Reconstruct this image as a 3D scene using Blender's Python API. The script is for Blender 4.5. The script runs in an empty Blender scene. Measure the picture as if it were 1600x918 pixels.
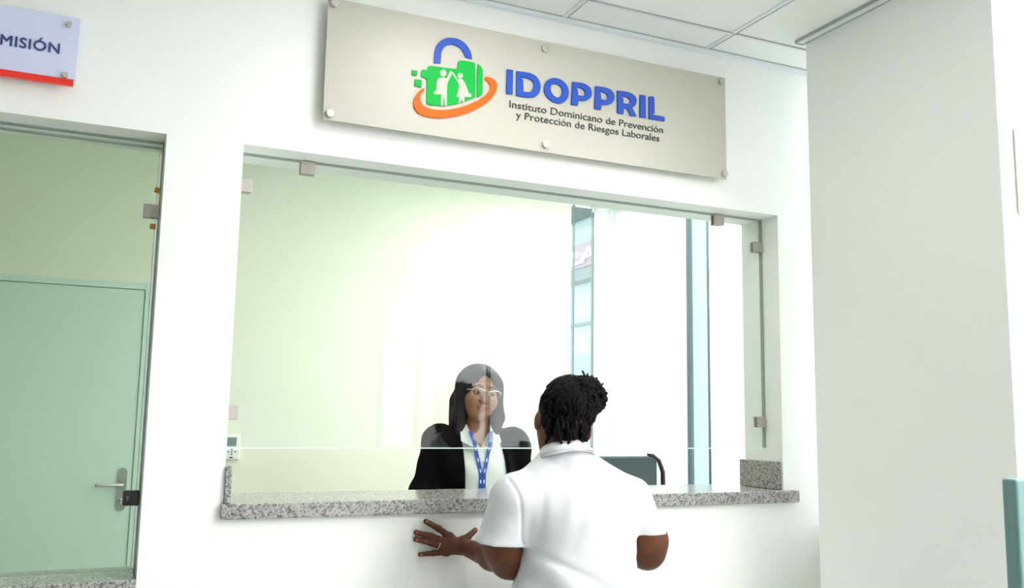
import bpy, bmesh, math, random
import numpy as np
from mathutils import Vector, Matrix
random.seed(7); np.random.seed(7)
S = bpy.context.scene
COL = S.collection
# ---------------------------------------------------------------- camera
def setup_camera():
    yaw, p, r = math.radians(24.4385), math.radians(7.5811), math.radians(.9553)
    F = Vector((math.sin(yaw)*math.cos(p), math.cos(yaw)*math.cos(p), math.sin(p)))
    rt = Vector((math.cos(yaw), -math.sin(yaw), 0)); up = rt.cross(F)
    R2 = math.cos(r)*rt + math.sin(r)*up; U2 = -math.sin(r)*rt + math.cos(r)*up
    cd = bpy.data.cameras.new('camera'); cam = bpy.data.objects.new('camera', cd); COL.objects.link(cam)
    M = Matrix.Identity(4)
    for i in range(3):
        M[i][0] = R2[i]; M[i][1] = U2[i]; M[i][2] = -F[i]
    M[0][3], M[1][3], M[2][3] = 0, -2.75, 1.45
    cam.matrix_world = M
    cd.sensor_width = 36; cd.lens = 36*1421.66/1600; cd.clip_start = .05
    S.camera = cam
setup_camera()
# ---------------------------------------------------------------- world, light, exposure
SKY = 3.0
w = bpy.data.worlds.new('overcast_sky'); S.world = w; w.use_nodes = True
w.node_tree.nodes['Background'].inputs[0].default_value = (.97, 1.0, 1.0, 1)
w.node_tree.nodes['Background'].inputs[1].default_value = SKY
S.view_settings.view_transform = 'Standard'; S.view_settings.look = 'None'
S.view_settings.gamma = 1; S.view_settings.use_curve_mapping = False
S.view_settings.exposure = 0.2
S.cycles.max_bounces = 14; S.cycles.diffuse_bounces = 8; S.cycles.transparent_max_bounces = 16
def portal(loc, rot, sx, sy):
    l = bpy.data.lights.new('daylight_portal', 'AREA'); l.shape = 'RECTANGLE'; l.size = sx; l.size_y = sy
    l.cycles.is_portal = True
    o = bpy.data.objects.new('daylight_portal', l); COL.objects.link(o); o.location = loc; o.rotation_euler = rot
    return o
portal((3.2, -3.35, 1.43), (0, math.radians(90), 0), 2.8, 4.6)      # lobby glass front
portal((2.66, -.125, 1.93), (0, math.radians(90), 0), 1.85, .25)      # slot window beside the column
portal((3.2, 1.3, 1.43), (0, math.radians(90), 0), 2.8, 2.1)        # office glass front
portal((2.45, 2.62, 1.43), (math.radians(-90), 0, 0), 1.2, 2.8)     # office back window
# ---------------------------------------------------------------- materials
def mat(name, col, rough=.6, metal=0, spec=.5, noise=None, bump=None, emit=None):
    m = bpy.data.materials.new(name); m.use_nodes = True
    nt = m.node_tree; b = nt.nodes['Principled BSDF']
    b.inputs['Base Color'].default_value = (*col, 1); b.inputs['Roughness'].default_value = rough
    b.inputs['Metallic'].default_value = metal; b.inputs['Specular IOR Level'].default_value = spec
    tc = nt.nodes.new('ShaderNodeTexCoord')
    if noise:
        n = nt.nodes.new('ShaderNodeTexNoise'); n.inputs['Scale'].default_value = noise[0]; n.inputs['Detail'].default_value = 4
        nt.links.new(tc.outputs['Object'], n.inputs['Vector'])
        r = nt.nodes.new('ShaderNodeValToRGB')
        r.color_ramp.elements[0].position = .35; r.color_ramp.elements[1].position = .65
        r.color_ramp.elements[0].color = (*[c*(1-noise[1]) for c in col], 1)
        r.color_ramp.elements[1].color = (*[min(1, c*(1+noise[1])) for c in col], 1)
        nt.links.new(n.outputs[0], r.inputs[0]); nt.links.new(r.outputs[0], b.inputs['Base Color'])
    if bump:
        n2 = nt.nodes.new('ShaderNodeTexNoise'); n2.inputs['Scale'].default_value = bump[0]; n2.inputs['Detail'].default_value = 3
        nt.links.new(tc.outputs['Object'], n2.inputs['Vector'])
        bp = nt.nodes.new('ShaderNodeBump'); bp.inputs['Strength'].default_value = bump[1]; bp.inputs['Distance'].default_value = .002
        nt.links.new(n2.outputs[0], bp.inputs['Height']); nt.links.new(bp.outputs[0], b.inputs['Normal'])
    return m
def glass(name, tint, f0=.04, gcol=(1, 1, 1)):
    m = bpy.data.materials.new(name); m.use_nodes = True; nt = m.node_tree
    for n in list(nt.nodes): nt.nodes.remove(n)
    N = nt.nodes.new; L = nt.links.new
    out = N('ShaderNodeOutputMaterial'); mix = N('ShaderNodeMixShader'); t = N('ShaderNodeBsdfTransparent'); g = N('ShaderNodeBsdfGlossy')
    t.inputs[0].default_value = (*tint, 1); g.inputs['Roughness'].default_value = 0.0; g.inputs[0].default_value = (*gcol, 1)
    lw = N('ShaderNodeLayerWeight'); lw.inputs[0].default_value = .5
    pw = N('ShaderNodeMath'); pw.operation = 'POWER'; pw.inputs[1].default_value = 5
    ma = N('ShaderNodeMath'); ma.operation = 'MULTIPLY_ADD'; ma.inputs[1].default_value = 1-f0; ma.inputs[2].default_value = f0
    L(lw.outputs['Facing'], pw.inputs[0]); L(pw.outputs[0], ma.inputs[0]); L(ma.outputs[0], mix.inputs[0])
    L(t.outputs[0], mix.inputs[1]); L(g.outputs[0], mix.inputs[2]); L(mix.outputs[0], out.inputs[0])
    return m
def granite():
    m = mat('grey_granite', (.5, .5, .48), rough=.18)
    nt = m.node_tree; b = nt.nodes['Principled BSDF']; N = nt.nodes.new; L = nt.links.new
    tc = N('ShaderNodeTexCoord'); v = N('ShaderNodeTexVoronoi'); v.inputs['Scale'].default_value = 230
    n = N('ShaderNodeTexNoise'); n.inputs['Scale'].default_value = 120; n.inputs['Detail'].default_value = 5
    L(tc.outputs['Object'], v.inputs['Vector']); L(tc.outputs['Object'], n.inputs['Vector'])
    r = N('ShaderNodeValToRGB'); e = r.color_ramp.elements
    e[0].position = 0; e[0].color = (.16, .16, .17, 1); e[1].position = .25; e[1].color = (.40, .40, .40, 1)
    for p, c in ((.5, (.50, .49, .47, 1)), (.8, (.40, .40, .39, 1)), (1, (.62, .61, .59, 1))):
        k = e.new(p); k.color = c
    r2 = N('ShaderNodeValToRGB'); r2.color_ramp.elements[0].position = .38; r2.color_ramp.elements[1].position = .5
    r2.color_ramp.elements[0].color = (.25, .25, .27, 1); r2.color_ramp.elements[1].color = (.84, .83, .81, 1)
    sp = N('ShaderNodeSeparateColor'); L(v.outputs['Color'], sp.inputs[0]); L(sp.outputs[0], r.inputs[0]); L(n.outputs[0], r2.inputs[0])
    mx = N('ShaderNodeMix'); mx.data_type = 'RGBA'; mx.blend_type = 'MULTIPLY'; mx.inputs[0].default_value = .85
    L(r.outputs[0], mx.inputs[6]); L(r2.outputs[0], mx.inputs[7]); L(mx.outputs[2], b.inputs['Base Color'])
    return m
def blind_mat():
    m = bpy.data.materials.new('white_blind_fabric'); m.use_nodes = True; nt = m.node_tree
    for n in list(nt.nodes): nt.nodes.remove(n)
    N = nt.nodes.new; L = nt.links.new
    out = N('ShaderNodeOutputMaterial'); a = N('ShaderNodeAddShader'); d = N('ShaderNodeBsdfDiffuse'); t = N('ShaderNodeBsdfTranslucent')
    d.inputs[0].default_value = (.30, .30, .29, 1); t.inputs[0].default_value = (.68, .68, .66, 1)
    L(d.outputs[0], a.inputs[0]); L(t.outputs[0], a.inputs[1]); L(a.outputs[0], out.inputs[0]); return m
M = dict(
    wall=mat('white_wall_paint', (.89, .905, .885), .7, bump=(60, .05)),
    dim=mat('low_bounce_wall_paint', (.36, .38, .35), .7), cream=mat('cream_wall_paint', (.80, .82, .69), .7, bump=(60, .05)),
    ceil=mat('ceiling_tile', (.87, .90, .88), .9, bump=(200, .1)),
    grid=mat('ceiling_grid_metal', (.78, .81, .86), .5),
    edge=mat('ceiling_edge_grey', (.42, .43, .43), .5),
    floor=mat('floor_tile', (.40, .40, .385), .25, noise=(3, .04)),
    ground=mat('concrete_ground', (.62, .62, .60), .9, noise=(1, .1)),
    granite=granite(), glass=glass('clear_glass', (.975, .993, .983), .040), green=glass('green_tinted_glass', (.915, .95, .905), .03),
    aqua=glass('aqua_facade_glass', (.90, .975, .98)), lens=glass('spectacle_lens', (.97, .97, .98), .012),
    blind=blind_mat(), gasket=mat('dark_gasket', (.30, .35, .33), .5), seal=mat('pale_edge_and_highlight', (.75, .92, .86), .3),
    steel=mat('brushed_steel', (.62, .60, .57), .32, .9, noise=(80, .06)), satin=mat('satin_steel_clamp', (.46, .42, .39), .42, .45),
    dsteel=mat('dull_steel_plate', (.28, .31, .31), .45, .5), black=mat('black_plastic', (.02, .018, .02), .4),
    amber=mat('amber_foam_tape', (.50, .24, .03), .6), door=mat('pale_green_door', (.60, .77, .70), .45),
    panel=mat('silver_acrylic_panel', (.50, .485, .425), .42, .0), white=mat('white_acrylic', (.68, .69, .93), .2),
    whitep=mat('white_plastic', (.86, .87, .86), .4), red=mat('red_acrylic', (.85, .03, .015), .25),
    navy=mat('navy_letters', (.035, .06, .22), .35), blue=mat('blue_acrylic_letters', (.025, .085, .47), .4, spec=.2),
    lgreen=mat('green_acrylic', (0.0, .42, .05), .45, spec=.15), orange=mat('orange_acrylic', (.90, .13, .01), .45, spec=.15),
    ink=mat('black_letters', (.03, .03, .035), .4), screen=mat('dark_display', (.10, .19, .19), .15),
    teal=mat('teal_powder_coat', (.14, .26, .25), .5), mauve=mat('pale_mauve_plastic', (.20, .165, .19), .5),
    frame=mat('grey_aluminium_frame', (.09, .12, .14), .4, .4), facade=mat('pale_render', (.36, .45, .47), .8, noise=(.6, .06)),
    signm=mat('mauve_sign_band', (.34, .22, .27), .6), fgrey=mat('grey_ledge', (.12, .155, .165), .7), win=mat('dark_blue_glazing', (.17, .26, .29), .3),
    skinA=mat('warm_brown_skin', (.34, .155, .085), .42, noise=(25, .06), bump=(300, .08)),
    skinB=mat('deep_brown_skin', (.098, .030, .011), .45, spec=.3, noise=(18, .12), bump=(300, .1)),
    nail=mat('fingernail', (.24, .095, .07), .3), lips=mat('rose_brown_lips', (.27, .095, .068), .35),
    hairA=mat('straight_black_hair', (.014, .013, .015), .55, spec=.25, noise=(60, .2)), hairB=mat('dark_twisted_hair', (.0045, .0032, .0035), .7, spec=.12, noise=(120, .3)),
    shirt=mat('white_cotton', (.62, .625, .66), .8, spec=.2, bump=(400, .15)), shirtw=mat('white_blouse_cotton', (.72, .76, .74), .8, spec=.2, bump=(300, .15)),
    jacket=mat('black_suit_cloth', (.004, .004, .005), .9, spec=.08), lany=mat('blue_lanyard_ribbon', (.02, .08, .40), .5),
    trousers=mat('dark_navy_cloth', (.02, .025, .05), .8), shoe=mat('black_leather', (.015, .015, .015), .35),
    eye=mat('eye_white', (.36, .33, .31), .2), iris=mat('dark_iris', (.02, .012, .01), .15),
    silver=mat('silver_spectacle_rim', (.50, .48, .49), .25, .6), ring=mat('silver_ring', (.85, .85, .83), .15, 1),
    chair=mat('grey_chair_mesh', (.06, .085, .095), .6), maroon=mat('dark_maroon_frame', (.035, .008, .012), .35),
    paper=mat('lanyard_print', (.62, .72, .95), .5), metalb=mat('blouse_button', (.45, .48, .46), .4),
)
# ---------------------------------------------------------------- helpers
def tag(o, label=None, cat=None, group=None, kind=None):
    if label: o['label'] = label
    if cat: o['category'] = cat
    if group: o['group'] = group
    if kind: o['kind'] = kind
    return o
def mesh_obj(name, me, m, parent=None, smooth=False):
    o = bpy.data.objects.new(name, me); COL.objects.link(o)
    if m is not None and not me.materials: me.materials.append(m)
    if smooth:
        for p in me.polygons: p.use_smooth = True
    if parent is not None: o.parent = parent
    return o
def empty(name, loc, rz=0):
    o = bpy.data.objects.new(name, None); COL.objects.link(o); o.location = loc; o.rotation_euler = (0, 0, rz); o.empty_display_size = .1
    return o
def b_box(bm, x0, x1, y0, y1, z0, z1, bev=0, seg=2):
    r = bmesh.ops.create_cube(bm, size=1)
    vs = r['verts']
    bmesh.ops.scale(bm, vec=(x1-x0, y1-y0, z1-z0), verts=vs)
    bmesh.ops.translate(bm, vec=((x0+x1)/2, (y0+y1)/2, (z0+z1)/2), verts=vs)
    if bev:
        es = list({e for v in vs for e in v.link_edges})
        bmesh.ops.bevel(bm, geom=es, offset=bev, segments=seg, affect='EDGES', profile=.5)
def from_bm(name, bm, m, parent=None, smooth=False, off=None):
    if off is not None: bmesh.ops.translate(bm, vec=[-c for c in off], verts=bm.verts)
    bmesh.ops.recalc_face_normals(bm, faces=bm.faces)
    me = bpy.data.meshes.new(name); bm.to_mesh(me); bm.free()
    return mesh_obj(name, me, m, parent, smooth)
def boxes(name, bl, m, parent=None, bev=0, off=None):
    bm = bmesh.new()
    for b in bl: b_box(bm, *b, bev=bev)
    return from_bm(name, bm, m, parent, off=off)
def struct(name, bl, m, parent=None, bev=0):
    return tag(boxes(name, bl, m, parent, bev), kind='structure')
def b_tube(bm, pts, rad, seg=10, close=False, flat=None):
    pts = [Vector(p) for p in pts]; n = len(pts)
    if not hasattr(rad, '__len__'): rad = [rad]*n
    rings = []; ref = None
    for i, p in enumerate(pts):
        if close: t = (pts[(i+1) % n]-pts[i-1])
        else: t = pts[min(i+1, n-1)]-pts[max(i-1, 0)]
        t = t.normalized() if t.length > 1e-9 else Vector((0, 0, 1))
        if ref is None:
            ref = t.cross(Vector((0, 0, 1)))
            if ref.length < 1e-3: ref = t.cross(Vector((0, 1, 0)))
        ref = (ref-t*ref.dot(t))
        if ref.length < 1e-6: ref = t.orthogonal()
        ref.normalize(); bn = t.cross(ref)
        rings.append([bm.verts.new(p+(ref*math.cos(a)+bn*math.sin(a)*(flat or 1))*rad[i]) for a in [2*math.pi*k/seg for k in range(seg)]])
    m_ = n if close else n-1
    for i in range(m_):
        A, B = rings[i], rings[(i+1) % n]
        for k in range(seg):
            bm.faces.new((A[k], A[(k+1) % seg], B[(k+1) % seg], B[k]))
    if not close:
        bm.faces.new(rings[0][::-1]); bm.faces.new(rings[-1])
def tube(name, pts, rad, m, parent=None, seg=10, close=False, flat=None, off=None):
    bm = bmesh.new(); b_tube(bm, pts, rad, seg, close, flat)
    return from_bm(name, bm, m, parent, True, off)
def b_cyl(bm, c, r, h, axis='y', seg=24, r2=None, bev=0):
    r_ = bmesh.ops.create_cone(bm, cap_ends=True, segments=seg, radius1=r, radius2=r if r2 is None else r2, depth=h)
    vs = r_['verts']
    if axis == 'y': bmesh.ops.rotate(bm, matrix=Matrix.Rotation(math.pi/2, 3, 'X'), verts=vs)
    if axis == 'x': bmesh.ops.rotate(bm, matrix=Matrix.Rotation(math.pi/2, 3, 'Y'), verts=vs)
    if bev:
        es = [e for e in {e for v in vs for e in v.link_edges} if len(e.link_faces) == 2 and e.calc_face_angle(0) > 1]
        r2_ = bmesh.ops.bevel(bm, geom=es, offset=bev, segments=2, affect='EDGES', profile=.5)
        vs = list({v for v in vs if v.is_valid} | set(r2_['verts']))
    bmesh.ops.translate(bm, vec=c, verts=vs)
def to_mesh_obj(tmp, name, m, parent):
    dg = bpy.context.evaluated_depsgraph_get(); dg.update()
    me = bpy.data.meshes.new_from_object(tmp.evaluated_get(dg), depsgraph=dg)
    me.name = name; cu = tmp.data; bpy.data.objects.remove(tmp); bpy.data.curves.remove(cu)
    me.materials.clear()
    return mesh_obj(name, me, m, parent)
def prism(name, loops, m, y0, y1, parent=None, bev=0.0):
    """flat outline(s) in x,z extruded from y0 (wall side) to y1 (front)"""
    def soften(lp):                      # round the gentle bends, keep the corners
        for _ in range(2):
            out = []; n = len(lp)
            for i in range(n):
                a, b, c = [Vector(lp[(i+k) % n]) for k in (-1, 0, 1)]
                if (b-a).length < 1e-6 or (c-b).length < 1e-6 or (b-a).angle(c-b) > math.radians(52): out.append(tuple(b))
                else: out += [tuple(b.lerp(a, .25)), tuple(b.lerp(c, .25))]
            lp = out
        return lp
    if name != 'handle_plate': loops = [soften(l) for l in loops]
    cu = bpy.data.curves.new(name, 'CURVE'); cu.dimensions = '2D'; cu.fill_mode = 'BOTH'
    for lp in loops:
        s = cu.splines.new('POLY'); s.points.add(len(lp)-1); s.use_cyclic_u = True
        for i, (x, z) in enumerate(lp): s.points[i].co = (x, z, 0, 1)
    cu.extrude = abs(y1-y0)/2 - bev; cu.bevel_depth = bev; cu.bevel_resolution = 1
    if bev: cu.offset = -bev
    o = bpy.data.objects.new('tmp', cu); COL.objects.link(o)
    ob = to_mesh_obj(o, name, m, parent)
    R = Matrix.Translation((0, (y0+y1)/2, 0)) @ Matrix.Rotation(math.pi/2, 4, 'X')
    ob.data.transform(R)
    return ob
def text(name, s, m, x0, x1, zb, hcap, y0, y1, parent=None, bold=0, spacing=1.0, fat=0):
    cu = bpy.data.curves.new(name, 'FONT'); cu.body = s; cu.size = 1; cu.extrude = .02; cu.offset = bold; cu.space_character = spacing
    cu.resolution_u = 4; cu.bevel_depth = fat; cu.bevel_resolution = 0
    o = bpy.data.objects.new('tmp', cu); COL.objects.link(o)
    ob = to_mesh_obj(o, name, m, parent); me = ob.data
    v = np.empty(len(me.vertices)*3); me.vertices.foreach_get('co', v); v = v.reshape(-1, 3)
    caph = .73
    sx = (x1-x0)/(v[:, 0].max()-v[:, 0].min()) if x0 is not None else hcap/caph
    nx = (v[:, 0]-v[:, 0].max())*sx + x1
    nz = v[:, 1]*hcap/caph + zb
    ny = (y0+y1)/2 - v[:, 2]/(.04+2*fat)*abs(y1-y0)
    me.vertices.foreach_set('co', np.stack([nx, ny, nz], 1).ravel())
    me.flip_normals() if hasattr(me, 'flip_normals') else None
    return ob
# ---------------------------------------------------------------- smooth bodies: distance fields turned into one surface
def axis_pts(segs):
    out = [segs[0][0]]
    for a, b, st in segs:
        n = max(1, int(round((b-a)/st))); out += list(np.linspace(a, b, n+1)[1:])
    return np.array(out, dtype=np.float32)
class Field:
    def __init__(s, xs, ys, zs):
        s.x, s.y, s.z = [axis_pts(a) for a in (xs, ys, zs)]
        s.D = np.full((len(s.x), len(s.y), len(s.z)), 9., np.float32)
    def sl(s, lo, hi):
        r = []
        for a, l, h in zip((s.x, s.y, s.z), lo, hi):
            i0 = max(0, int(np.searchsorted(a, l))-1); i1 = min(len(a), int(np.searchsorted(a, h))+1)
            r.append(slice(i0, max(i1, i0)))
        return tuple(r)
    def grid(s, q):
        return s.x[q[0]][:, None, None], s.y[q[1]][None, :, None], s.z[q[2]][None, None, :]
    def op(s, fn, lo, hi, k=.0, mode='u'):
        q = s.sl(lo, hi); D = s.D[q]
        if D.size == 0: return
        d = fn(*s.grid(q)).astype(np.float32)
        if mode == 's': d = -d
        if mode == 'u':
            if k > 0: h = np.clip(.5+.5*(D-d)/k, 0, 1); s.D[q] = D*(1-h)+d*h-k*h*(1-h)
            else: s.D[q] = np.minimum(D, d)
        else:
            if k > 0: h = np.clip(.5-.5*(D-d)/k, 0, 1); s.D[q] = D*(1-h)+d*h+k*h*(1-h)
            else: s.D[q] = np.maximum(D, d)
    def cone(s, a, b, ra, rb, k=.0, mode='u'):
        a = np.array(a, float); b = np.array(b, float); r = max(ra, rb)+k+.03
        lo = np.minimum(a, b)-r; hi = np.maximum(a, b)+r; ab = b-a; L = max(float(ab@ab), 1e-12)
        def f(X, Y, Z):
            t = np.clip(((X-a[0])*ab[0]+(Y-a[1])*ab[1]+(Z-a[2])*ab[2])/L, 0, 1)
            return np.sqrt((X-a[0]-ab[0]*t)**2+(Y-a[1]-ab[1]*t)**2+(Z-a[2]-ab[2]*t)**2)-(ra+(rb-ra)*t)
        s.op(f, lo, hi, k, mode)
    def ell(s, c, r, k=.0, mode='u', T=None):
        c = np.array(c, float); r = np.array(r, float); R = max(r)+k+.03
        cw = c if T is None else T.fwd(c)
        def f(X, Y, Z):
            if T is not None: X, Y, Z = T.inv(X, Y, Z)
            u, v, w_ = (X-c[0]), (Y-c[1]), (Z-c[2])
            k0 = np.sqrt((u/r[0])**2+(v/r[1])**2+(w_/r[2])**2); k1 = np.sqrt((u/r[0]**2)**2+(v/r[1]**2)**2+(w_/r[2]**2)**2)+1e-9
            return k0*(k0-1)/k1
        s.op(f, cw-R, cw+R, k, mode)
    def build(s, name, m, parent=None, off=(0, 0, 0), smooth_it=1):
        D = s.D; sg = D < 0
        c = sg[:-1, :-1, :-1].astype(np.int8)
        for dx, dy, dz in ((1,0,0),(0,1,0),(0,0,1),(1,1,0),(1,0,1),(0,1,1),(1,1,1)):
            c = c + sg[dx:sg.shape[0]-1+dx, dy:sg.shape[1]-1+dy, dz:sg.shape[2]-1+dz]
        I, J, K = np.nonzero((c > 0) & (c < 8)); n = len(I)
        ids = np.full(c.shape, -1, np.int32); ids[I, J, K] = np.arange(n)
        acc = np.zeros((n, 3)); cnt = np.zeros(n)
        corners = [(a, b, d) for a in (0, 1) for b in (0, 1) for d in (0, 1)]
        val = {q: D[I+q[0], J+q[1], K+q[2]] for q in corners}
        P = lambda q: np.stack([s.x[I+q[0]], s.y[J+q[1]], s.z[K+q[2]]], 1).astype(float)
        for q in corners:
            for ax in range(3):
                if q[ax]: continue
                q2 = list(q); q2[ax] = 1; q2 = tuple(q2)
                a, b = val[q], val[q2]; m_ = (a < 0) != (b < 0)
                if not m_.any(): continue
                t = (a/(a-b+1e-12))[m_][:, None]
                acc[m_] += P(q)[m_]*(1-t)+P(q2)[m_]*t; cnt[m_] += 1
        V = acc/cnt[:, None]
        quads = []
        for ax in range(3):
            A = np.moveaxis(sg, ax, 0); e = A[:-1] != A[1:]
            e[:, 0, :] = False; e[:, :, 0] = False; e[:, -1, :] = False; e[:, :, -1] = False
            i, j, k = np.nonzero(e); fl = A[i, j, k]
            idm = np.moveaxis(ids, ax, 0)
            q = np.stack([idm[i, j-1, k-1], idm[i, j, k-1], idm[i, j, k], idm[i, j-1, k]], 1)
            if ax == 1: fl = ~fl
            q[~fl] = q[~fl][:, ::-1]; quads.append(q)
        Q = np.concatenate(quads); Q = Q[(Q >= 0).all(1)]
        for _ in range(smooth_it):
            s_ = np.zeros_like(V); c_ = np.zeros(n)
            for a in range(4):
                np.add.at(s_, Q[:, a], V[Q[:, (a+1) % 4]]); np.add.at(c_, Q[:, a], 1)
            ok = c_ > 0; V[ok] = V[ok]*.5+.5*s_[ok]/c_[ok][:, None]
        V = V-np.array(off)
        me = bpy.data.meshes.new(name); me.vertices.add(n); me.vertices.foreach_set('co', V.ravel().astype(np.float32))
        nq = len(Q); me.loops.add(nq*4); me.loops.foreach_set('vertex_index', Q.ravel().astype(np.int32))
        me.polygons.add(nq); me.polygons.foreach_set('loop_start', np.arange(0, nq*4, 4, dtype=np.int32))
        me.update(calc_edges=True); me.validate()
        return mesh_obj(name, me, m, parent, True)
class Frame:
    """small head frame: origin o, yaw about z, roll about y, nod about x"""
    def __init__(s, o, yaw=0, roll=0, nod=0):
        s.o = np.array(o, float)
        s.R = np.array((Matrix.Rotation(yaw, 3, 'Z') @ Matrix.Rotation(roll, 3, 'Y') @ Matrix.Rotation(nod, 3, 'X')))
    def fwd(s, p): return s.R @ np.array(p, float) + s.o
    def inv(s, X, Y, Z):
        X, Y, Z = X-s.o[0], Y-s.o[1], Z-s.o[2]; R = s.R
        return R[0, 0]*X+R[1, 0]*Y+R[2, 0]*Z, R[0, 1]*X+R[1, 1]*Y+R[2, 1]*Z, R[0, 2]*X+R[1, 2]*Y+R[2, 2]*Z
# ================================================================ THE SETTING
H = 2.856; XR = 3.06; YB = 2.37; YL = -5.65; XL = -4.2; T0 = .22
struct('floor', [(XL-.2, XR+.1, YL-.2, YB+.2, -.1, 0)], M['floor'])
struct('ceiling', [(XL-.2, XR+.1, YL-.2, -.9, H, H+.15), (XL-.2, 2.72, -.9, 0, H, H+.15), (XL-.2, XR+.1, 0, YB+.2, H, H+.15)], M['ceil'])
# front partition with its two openings (kept as one wall)
struct('wall_front', [(XL, -1.0, 0, T0, 0, H), (-1.0, .14, 0, T0, 0, .945), (-1.0, .14, 0, T0, 2.243, H),
                      (.14, .357, 0, T0, 0, H), (.357, 2.386, 0, T0, 0, 1.143), (.357, 2.386, 0, T0, 2.243, H), (2.386, XR, 0, T0, 0, H)], M['wall'])
BW = 2.741
struct('wall_back', [(XL, BW, YB, YB+.15, 0, H), (BW, XR, YB, YB+.15, 0, .35)], M['cream'])
struct('wall_left', [(XL-.2, XL, YL, YB+.15, 0, H)], M['dim'])  # unseen wall coloured dark to cut the light bounced onto the column
struct('wall_lobby', [(XL, 2.5, YL-.2, YL, 0, H), (2.5, 2.92, YL-.2, YL, 2.2, H), (2.92, XR, YL-.2, YL, 0, H)], M['wall'])
struct('wall_right', [(XR, XR+.12, 0, T0, 0, H), (2.72, XR+.12, -1.0, -.90, 0, H), (2.60, 2.72, -.247, 0, 0, 1.0), (XR, XR+.12, YL, YL+.1, 0, H), (XR, XR+.12, YB-.06, YB+.15, 0, H)], M['wall'])
struct('wall_column', [(2.33, 2.72, -1.012, -.239, 0, H-.001)], M['wall'], bev=.004)
struct('trim_ledge', [(2.557, 2.60, -.10, 0, 0, 1.005)], M['wall'], bev=.003)
# ceiling grid: edge moulding along the partition, tees between the tiles, end strip along the column
bm = bmesh.new()
b_box(bm, XL, 2.6, -.022, 0, H-.016, H)
for x in np.arange(1.427-.617*6, XR-.2, .617): b_box(bm, x-.009, x+.009, YL, -.022, H-.004, H)
y = -.172
while y > YL:
    b_box(bm, XL, 2.6 if y > -.95 else XR, y-.009, y+.009, H-.0035, H); y -= .61
from_bm('trim_grid', bm, M['grid']).__setitem__('kind', 'structure')
bm = bmesh.new()
for x in np.arange(1.427-.617*6, XR-.2, .617): b_box(bm, x+.008, x+.0100, YL, -.022, H-.006, H)
y = -.172
while y > YL:
    b_box(bm, XL, 2.6, y-.010, y-.008, H-.0055, H); y -= .61
b_box(bm, XL, 2.6, -.0245, -.022, H-.004, H)
from_bm('trim_grid_shadow_gap', bm, M['edge']).__setitem__('kind', 'structure')
bm = bmesh.new()
b_box(bm, 2.294, 2.33, -1.04, -.227, H-.010, H); b_box(bm, 2.294, 2.9, -1.04, -1.0, H-.010, H)
from_bm('trim_column', bm, M['grid']).__setitem__('kind', 'structure')
bm = bmesh.new()
b_box(bm, 2.292, 2.296, -1.04, -.225, H-.013, H); b_box(bm, 2.292, 2.332, -.229, -.225, H-.013, H); b_box(bm, 2.327, 2.331, -1.0, -.227, H-.013, H)
from_bm('trim_column_edge', bm, M['edge']).__setitem__('kind', 'structure')
# glass fronts
def glazing(name, x0, x1, y0, y1, z0, z1, along, posts, m=None):
    t = empty(name, ((x0+x1)/2, (y0+y1)/2, 0)); tag(t, kind='structure'); off = t.location
    boxes('glass_pane', [(x0, x1, y0, y1, z0, z1)], m or M['aqua'], t, off=off)
    for (a, b) in posts:
        if along == 'y': boxes('frame_post', [(x0-.010, x1+.010, a, b, z0, z1)], M['frame'], t, off=off, bev=.002)
        else: boxes('frame_post', [(a, b, y0-.010, y1+.010, z0, z1)], M['frame'], t, off=off, bev=.002)
    if along == 'y': boxes('frame_rail', [(x0-.03, x1+.03, y0, y1, z0, z0+.05)], M['frame'], t, off=off)
    else: boxes('frame_rail', [(x0, x1, y0-.03, y1+.03, z0, z0+.05)], M['frame'], t, off=off)
    return t
glazing('window_3', XR+.05, XR+.058, YL+.1, -.95, 0, H, 'y', [(-2.1, -2.05), (-3.25, -3.2), (-4.4, -4.35)], M['lens'])
glazing('window_4', XR+.05, XR+.058, T0, YB-.06, 0, H, 'y', [(1.590, 1.622), (1.405, 1.420)])
glazing('window_5', BW, XR, YB+.06, YB+.068, .35, H, 'x', [(2.932, 2.944), (2.793, 2.796)])
glazing('window_6', 2.5, 2.92, YL-.02, YL-.012, 0, 2.2, 'x', [(2.5, 2.54), (2.88, 2.92)], M['lens'])
# unseen ceiling panels, most of them added to brighten the front wall and office
def unseen_ceiling_lamp(x, y, e, s=.29):
    o = empty('unseen_ceiling_lamp', (x, y, H)); tag(o, 'unseen square recessed ceiling light panel with white frame', 'lamp', 'recessed ceiling lamps')
    bm = bmesh.new()
    for b in ((x-s-.02, x+s+.02, y-s-.02, y-s), (x-s-.02, x+s+.02, y+s, y+s+.02), (x-s-.02, x-s, y-s, y+s), (x+s, x+s+.02, y-s, y+s)): b_box(bm, *b, H-.012, H-.001)
    from_bm('lamp_frame', bm, M['whitep'], o, off=o.location)
    m = M.get('led%g' % e)
    if m is None:
        m = mat('lamp_diffuser', (.9, .9, .9), .5); b = m.node_tree.nodes['Principled BSDF']; b.inputs['Emission Color'].default_value = (1, .985, .95, 1); b.inputs['Emission Strength'].default_value = e; M['led%g' % e] = m
    boxes('diffuser', [(x-s, x+s, y-s, y+s, H-.008, H-.004)], m, o, off=o.location)
unseen_ceiling_lamp(2.68, -1.75, 48); unseen_ceiling_lamp(2.68, -2.9, 48); unseen_ceiling_lamp(2.68, -4.1, 48); unseen_ceiling_lamp(1.05, -.72, 19, .19); unseen_ceiling_lamp(2.45, 1.35, 30); unseen_ceiling_lamp(.8, .95, 7)  # large panels are added light, the small one is inferred from the wall glow
glazing('window_7', 2.63, 2.636, -.247, -.001, 1.0, H, 'y', [], M['lens'])
# outside
struct('ground', [(-6, 60, -40, 60, -.25, -.12)], M['ground'])
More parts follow.
